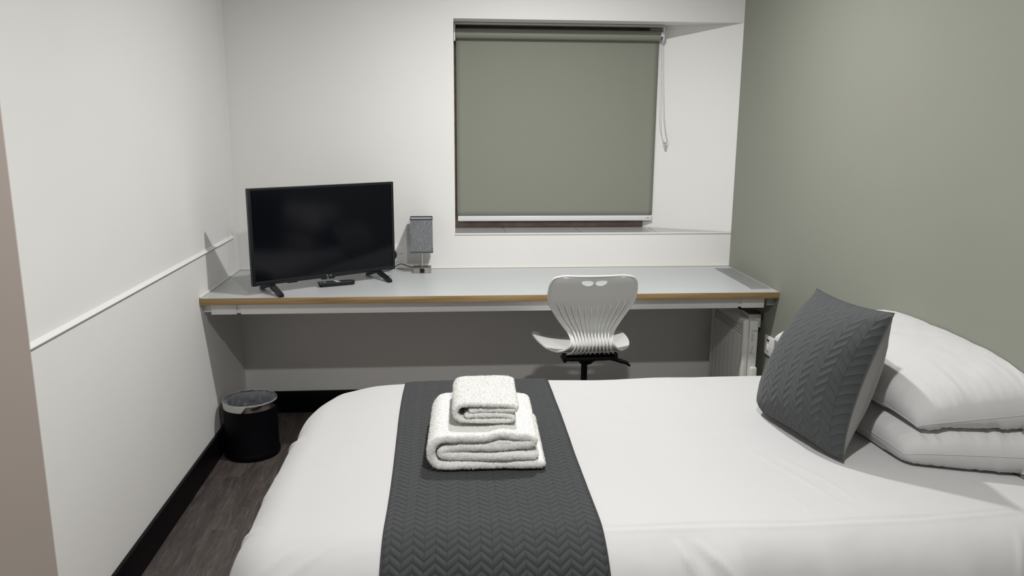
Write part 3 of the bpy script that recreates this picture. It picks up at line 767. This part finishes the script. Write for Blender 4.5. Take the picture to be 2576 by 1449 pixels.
# ---- quilted runner
RX0, RX1 = .893, 1.378
def run_pt(a, b, off=.0065):
    bc = Y1+.40-a*((Y1+.40)-(Y0-.47)); x = RX0+(RX1-RX0)*b
    edge = min(b, 1-b)*(RX1-RX0); o_ = off-.0035*math.exp(-edge/.004)
    x += .004*math.sin(bc*5)*(1 if b < .5 else -.6)
    return drape(x, bc, o_, seam=False)
LENR = (Y1+.40)-(Y0-.47)
bm = bmesh.new()
grid(bm, 420, 70, run_pt, uvf=lambda a, b: (b*(RX1-RX0)+.008, a*LENR))
Vb = None
bmesh.ops.recalc_face_normals(bm, faces=bm.faces)
rn = link('bed_runner', bm, 'quilt_runner', angle=180)
md = rn.modifiers.new('thickness', 'SOLIDIFY'); md.thickness = .005; md.offset = -1
tag(rn, 'dark grey chevron quilted runner laid across the foot half of the bed', 'bed runner')
bm = bmesh.new()
for b in (0, 1): tube(bm, [run_pt(k/160, b, .0065)+Vector((0, 0, 0)) for k in range(161)], .0026, 6)
link('edge_binding', bm, M['runner_binding'], rn)

# ================================================================ TOWELS
def towel(name, prof, y0, y1, th, loc, rz, label, seed, wav=0.0):
    """folded towel: a strip whose side profile is a folded polyline, given real thickness"""
    e = empty(name, loc, rz, label=label, cat='towel')
    P = smooth_path([(x, 0, z) for x, z in prof], 7); n = len(P)
    nrm = []
    for i in range(n):
        t = (P[min(i+1, n-1)]-P[max(i-1, 0)]).normalized(); nrm.append(Vector((-t.z, 0, t.x)))
    # resample the centre line evenly
    Lc = [0]
    for a, b in zip(P, P[1:]): Lc.append(Lc[-1]+(b-a).length)
    m_ = int(Lc[-1]/.0036); Q = []; N = []
    for k in range(m_+1):
        s = Lc[-1]*k/m_; i = min(max(j for j in range(n) if Lc[j] <= s+1e-9), n-2); f_ = (s-Lc[i])/max(1e-9, Lc[i+1]-Lc[i])
        Q.append(P[i].lerp(P[i+1], f_)); N.append(nrm[i].lerp(nrm[i+1], f_).normalized())
    T0 = (Q[0]-Q[1]).normalized(); T1_ = (Q[-1]-Q[-2]).normalized()
    bm = bmesh.new(); rows = []
    ys_ = [(0, .28), (.0012, .55), (.003, .78), (.006, .95)]
    ny = int((y1-y0-.016)/.0042)
    vs_ = [(y0+a, b) for a, b in ys_]+[(y0+.008+(y1-y0-.016)*j/ny, 1) for j in range(ny+1)]+[(y1-a, b) for a, b in reversed(ys_)]
    for y, sc_ in vs_:
        v = (y-y0)/(y1-y0); h2 = th/2*sc_
        ring = [Q[0]+T0*h2*.9]+[q+nn_*h2 for q, nn_ in zip(Q, N)]+[Q[-1]+T1_*h2*.9]+[q-nn_*h2 for q, nn_ in reversed(list(zip(Q, N)))]
        row = []
        for kk, p in enumerate(ring):
            lay = kk if kk <= m_+2 else 2*(m_+2)-kk
            yy = y+(.0065*fbm((lay*.016, seed, 0), 1.5, 3)+(p.z*.10)*1.0)*(1-2*v)
            q = Vector((p.x, yy, p.z))
            q.z += wav*(.010*math.exp(-((p.x-.185)/.030)**2)*(1-v)**3)*(1 if p.z > .068 else 0)
            q.z += .0035*fbm((p.x, yy, seed), 8, 2)*min(1, p.z/.02)
            row.append(bm.verts.new(q))
        rows.append(row)
    nr = len(rows[0])
    for A, B in zip(rows, rows[1:]):
        for k in range(nr): bm.faces.new((A[k], A[(k+1) % nr], B[(k+1) % nr], B[k]))
    for row in (rows[0], rows[-1]):      # close the cut edge of the folded strip
        for k in range(m_+2):
            a, b, c, d_ = row[k], row[k+1], row[(nr-k-1) % nr], row[(nr-k) % nr]
            q = [v for n_, v in enumerate((a, b, c, d_)) if v not in (a, b, c, d_)[:n_]]
            if len(q) >= 3:
                try: bm.faces.new(q)
                except ValueError: pass
    bmesh.ops.recalc_face_normals(bm, faces=bm.faces)
    bm.normal_update()
    # round the mouths
    for row, s in ((rows[0], -1), (rows[-1], 1)):
        pass
    for v in bm.verts:
        nn = noise.noise(v.co*170)+.6*noise.noise(v.co*420); v.co += v.normal*.0016*nn
        v.co.z = max(v.co.z, .0008)
    # terry loops: short tufts standing on the surface
    rnd = random.Random(seed); fcs = [f for f in bm.faces]
    area = [f.calc_area() for f in fcs]; tot = sum(area); ntuft = int(tot/(.0017**2))
    cum = []; s = 0
    for a in area: s += a; cum.append(s)
    import bisect
    data = []
    for _ in range(min(ntuft, 60000)):
        f = fcs[min(len(fcs)-1, bisect.bisect(cum, rnd.random()*tot))]; vs = [v.co for v in f.verts]
        wts = [rnd.random() for _ in vs]; sw_ = sum(wts); p = sum((c*(k/sw_) for c, k in zip(vs, wts)), Vector())
        data.append((p, f.normal.copy()))
    for p, nrm_ in data:
        d = (nrm_+Vector((rnd.uniform(-.7, .7), rnd.uniform(-.7, .7), rnd.uniform(-.7, .7)))).normalized()
        sd = d.cross(Vector((rnd.uniform(-1, 1), rnd.uniform(-1, 1), rnd.uniform(-1, 1))))  .normalized()*.0006
        h = rnd.uniform(.0010, .0024)
        tip = p+d*h
        if tip.z < .0005: continue
        a = bm.verts.new(p-sd); b = bm.verts.new(p+sd); c = bm.verts.new(tip+sd*.6); dd = bm.verts.new(tip-sd*.6)
        bm.faces.new((a, b, c, dd))
    link('terry_cloth', bm, 'terry', e, angle=180)
    return e
big = [(.290, .0125), (.20, .0115), (.10, .0115), (.03, .0125), (.012, .024), (.005, .043), (.012, .066), (.034, .082), (.10, .0835), (.20, .0835), (.245, .0825), (.266, .0765), (.266, .0675), (.245, .0620), (.16, .0595), (.08, .0580), (.045, .0535), (.031, .0455), (.042, .0375), (.10, .0345), (.20, .0345), (.272, .034)]
towel('bath_towel', big, -.175, .17, .0222, (.992, -1.915, .6105), -.03, 'large folded white terry bath towel lying on the dark bed runner', 3, wav=1.0)
sm = [(.150, .0085), (.08, .0075), (.03, .0085), (.010, .016), (.006, .030), (.014, .043), (.045, .0485), (.10, .0490), (.145, .0485), (.162, .0445), (.162, .0385), (.145, .0345), (.09, .0325), (.045, .0295)]
sm = [(.035, .0205), (.09, .0215), (.140, .0205), (.156, .0160), (.156, .0110), (.140, .0070), (.08, .0065), (.03, .0085), (.010, .018), (.006, .032), (.016, .047), (.045, .0515), (.10, .0510), (.145, .0490), (.163, .0440), (.163, .0385), (.145, .0350), (.09, .0345), (.045, .0330)]
towel('hand_towel', sm, -.135, .105, .0142, (1.052, -1.905, .7140), -.02, 'small folded white terry hand towel on top of the large bath towel', 9)

# ================================================================ PILLOWS
def pillow(name, f, nu, nv, label, mat='pillowcase', seed=1, wr=1.0, seam_r=.0016):
    bm = bmesh.new()
    top = grid(bm, nu, nv, lambda a, b: f(a*2-1, b*2-1, 1)); bot = grid(bm, nu, nv, lambda a, b: f(a*2-1, b*2-1, -1))
    bmesh.ops.remove_doubles(bm, verts=bm.verts, dist=.0004)
    bmesh.ops.recalc_face_normals(bm, faces=bm.faces)
    o = link(name, bm, mat, angle=180); tag(o, label, 'pillow')
    bm = bmesh.new()
    ed = [f(-1+2*k/60, -1, 0) for k in range(60)]+[f(1, -1+2*k/60, 0) for k in range(60)]+[f(1-2*k/60, 1, 0) for k in range(60)]+[f(-1, 1-2*k/60, 0) for k in range(61)]
    tube(bm, ed, seam_r*.6, 6, cap=False); link('piping', bm, mat, o)
    return o
def mk(front, wall, tu, td, zfloor, seed, pinch=.05, plump=.5, yn=-2.2, yf=-1.47, far_dz=0., near_dx=0., wrk=1., skew=.12):
    (xf, zf), (xw, zw) = front, wall
    def f(u, v, s):
        # u -1 front edge .. 1 at the wall ; v -1 near end .. 1 far end
        pin_u = 1-pinch*(1-v*v)*1.0; pin_v = 1-pinch*.55*(1-u*u)
        uu_, vv_ = u*pin_u, v*pin_v
        t = (uu_+1)/2
        x = xf+(xw-xf)*t; z = zf+(zw-zf)*(t**1.2 if t > 0 else t); y = (yn+yf)/2+(yf-yn)/2*vv_
        x += near_dx*(-v)*.5*(1-t); z += far_dz*(v+1)/2*(1-t); y -= skew*t*(1-v)/2
        c_ = max(0, -u)**8*max(0, -v)**8; x += .010*c_; y += .012*c_; z -= .010*c_
        prof = (max(0, 1-abs(u)**2.6)**plump)*(max(0, 1-abs(v)**4.0)**plump)
        h = (tu if s > 0 else -td)*prof if s else 0
        nz = Vector((-(zw-zf), 0, (xw-xf))).normalized()
        p = Vector((x, y, z))
        wv = 0
        if s:
            ed = min(1-abs(u), (1-abs(v))*2.0)
            k = math.exp(-((1-abs(v))/.30)**2); ku = math.exp(-((1-abs(u))/.30)**2)
            wv = k*.0040*fbm((u*3.2, v*.6, seed), 2.6, 3)*1.6*min(1, (1-abs(v))*14)*min(1, (1-abs(u))*6)
            wv += ku*.0035*fbm((v*4.5, u*.6, seed+4), 2.6, 3)*min(1, (1-abs(u))*14)*min(1, (1-abs(v))*6)
            wv += .005*fbm((u*1.2, v*2, seed), 1.6, 3)*prof
            kn = math.exp(-((1-abs(v))/.16)**2)*min(1, (1-abs(v))*25)*min(1, (1-abs(u))*5)
            g = fbm((u*6.5, v*.8, seed+9), 1.7, 2); wv += kn*.0075*(abs(g)**.7-.3)
            wv *= wrk
        p += nz*(h+wv*(1 if s > 0 else -1))
        p.x = min(p.x, W-.002-.0015*(1-abs(v)))
        p.z = max(p.z, zfloor(p.x, p.y) if callable(zfloor) else zfloor)
        return p
    return f
fb = mk((2.190, .640), (2.62, .674), .074, .10, .6075, 5, yn=-2.125, yf=-1.50, plump=.42, wrk=1.2, near_dx=.07, pinch=.05, skew=.155)
pillow('bottom_pillow', fb, 70, 110, 'white pillow lying flat on the bed underneath the other white pillow', seed=5)
def over_bottom(x, y):
    t = (x-2.19)/.43; u = max(-1, min(1, 2*t-1)); v = max(-1, min(1, (y+.155*t*.5+1.8125)/(.3125+.0775*t)))
    return max(.672, fb(u, v, 1).z+.011 if abs(v) < .999 else .672)
ft = mk((2.205, .716), (2.62, .806), .118, .100, over_bottom, 11, yn=-2.120, yf=-1.42, plump=.44, far_dz=.040, near_dx=.10, pinch=.055, skew=.145)
pillow('top_pillow', ft, 80, 120, 'plump white pillow propped on the lower pillow against the sage wall', seed=11)
# ---- grey cushion leaning on the pillows
B1, B2, T1, T2 = Vector((1.985, -1.685, .602)), Vector((2.068, -2.100, .604)), Vector((2.165, -1.690, .988)), Vector((2.170, -2.106, 1.012))
def cush(u, v, s):
    # u: -1 near(right) .. 1 far(left); v -1 bottom .. 1 top
    pu = u*(1-.125*(1-v*v)*(1 if u < 0 else -.28)); pv = v*(1-.060*(1-u*u))
    a, b = (pu+1)/2, (pv+1)/2
    p = (B2*(1-a)+B1*a)*(1-b)+(T2*(1-a)+T1*a)*b
    n = ((T2+T1-B1-B2).cross(B1-B2)).normalized()      # decide sign below
    if n.x > 0: n = -n
    prof = (max(0, 1-abs(u)**2.4)**(.60 if s > 0 else .52))*(max(0, 1-abs(v)**2.2)**(.62 if s > 0 else .70))
    h = (.098 if s > 0 else -.128)*prof if s else 0
    wv = 0
    if s:
        k = math.exp(-((1-abs(v))/.22)**2)+math.exp(-((1-abs(u))/.22)**2)
        wv = .0028*k*fbm((u*2, v*2, 3+s), 2.5, 3)*min(1, (1-abs(u))*8)*min(1, (1-abs(v))*8)+.004*fbm((u, v, s), 1.3, 2)*prof
    c_ = max(0, u)**5*max(0, -v)**5; cc = (B1+B2+T1+T2)/4
    p = p+(cc-p).normalized()*.042*c_
    c_ = max(0, -u)**6*max(0, -v)**6; p = p+Vector((.012, .004, 0))*c_
    p = p+n*(h+wv)
    p.z = max(p.z, .607)
    return p
cu = empty('cushion', (2.03, -1.89, .605), label='square dark grey chevron quilted cushion leaning against the white pillows', cat='cushion')
def cp_(name, bm, mat, **k):
    bmesh.ops.translate(bm, vec=(-2.03, 1.89, -.605), verts=bm.verts); return link(name, bm, mat, cu, **k)
bm = bmesh.new(); grid(bm, 90, 90, lambda a, b: cush(a*2-1, b*2-1, 1), uvf=lambda a, b: (a*.415+.005, b*.415))
bmesh.ops.recalc_face_normals(bm, faces=bm.faces)
cf = cp_('front_cover', bm, 'quilt_cushion', angle=180)
bm = bmesh.new(); grid(bm, 60, 60, lambda a, b: cush(a*2-1, b*2-1, -1)); bmesh.ops.recalc_face_normals(bm, faces=bm.faces)
bk = cp_('back_cover', bm, 'grey_cotton', angle=180); bk['label'] = 'plain light grey fabric back'
bm = bmesh.new()
ed = [cush(-1+2*k/50, -1, 0) for k in range(50)]+[cush(1, -1+2*k/50, 0) for k in range(50)]+[cush(1-2*k/50, 1, 0) for k in range(50)]+[cush(-1, 1-2*k/50, 0) for k in range(51)]
tube(bm, ed, .002, 6, cap=False); cp_('seam', bm, 'charcoal_trim')
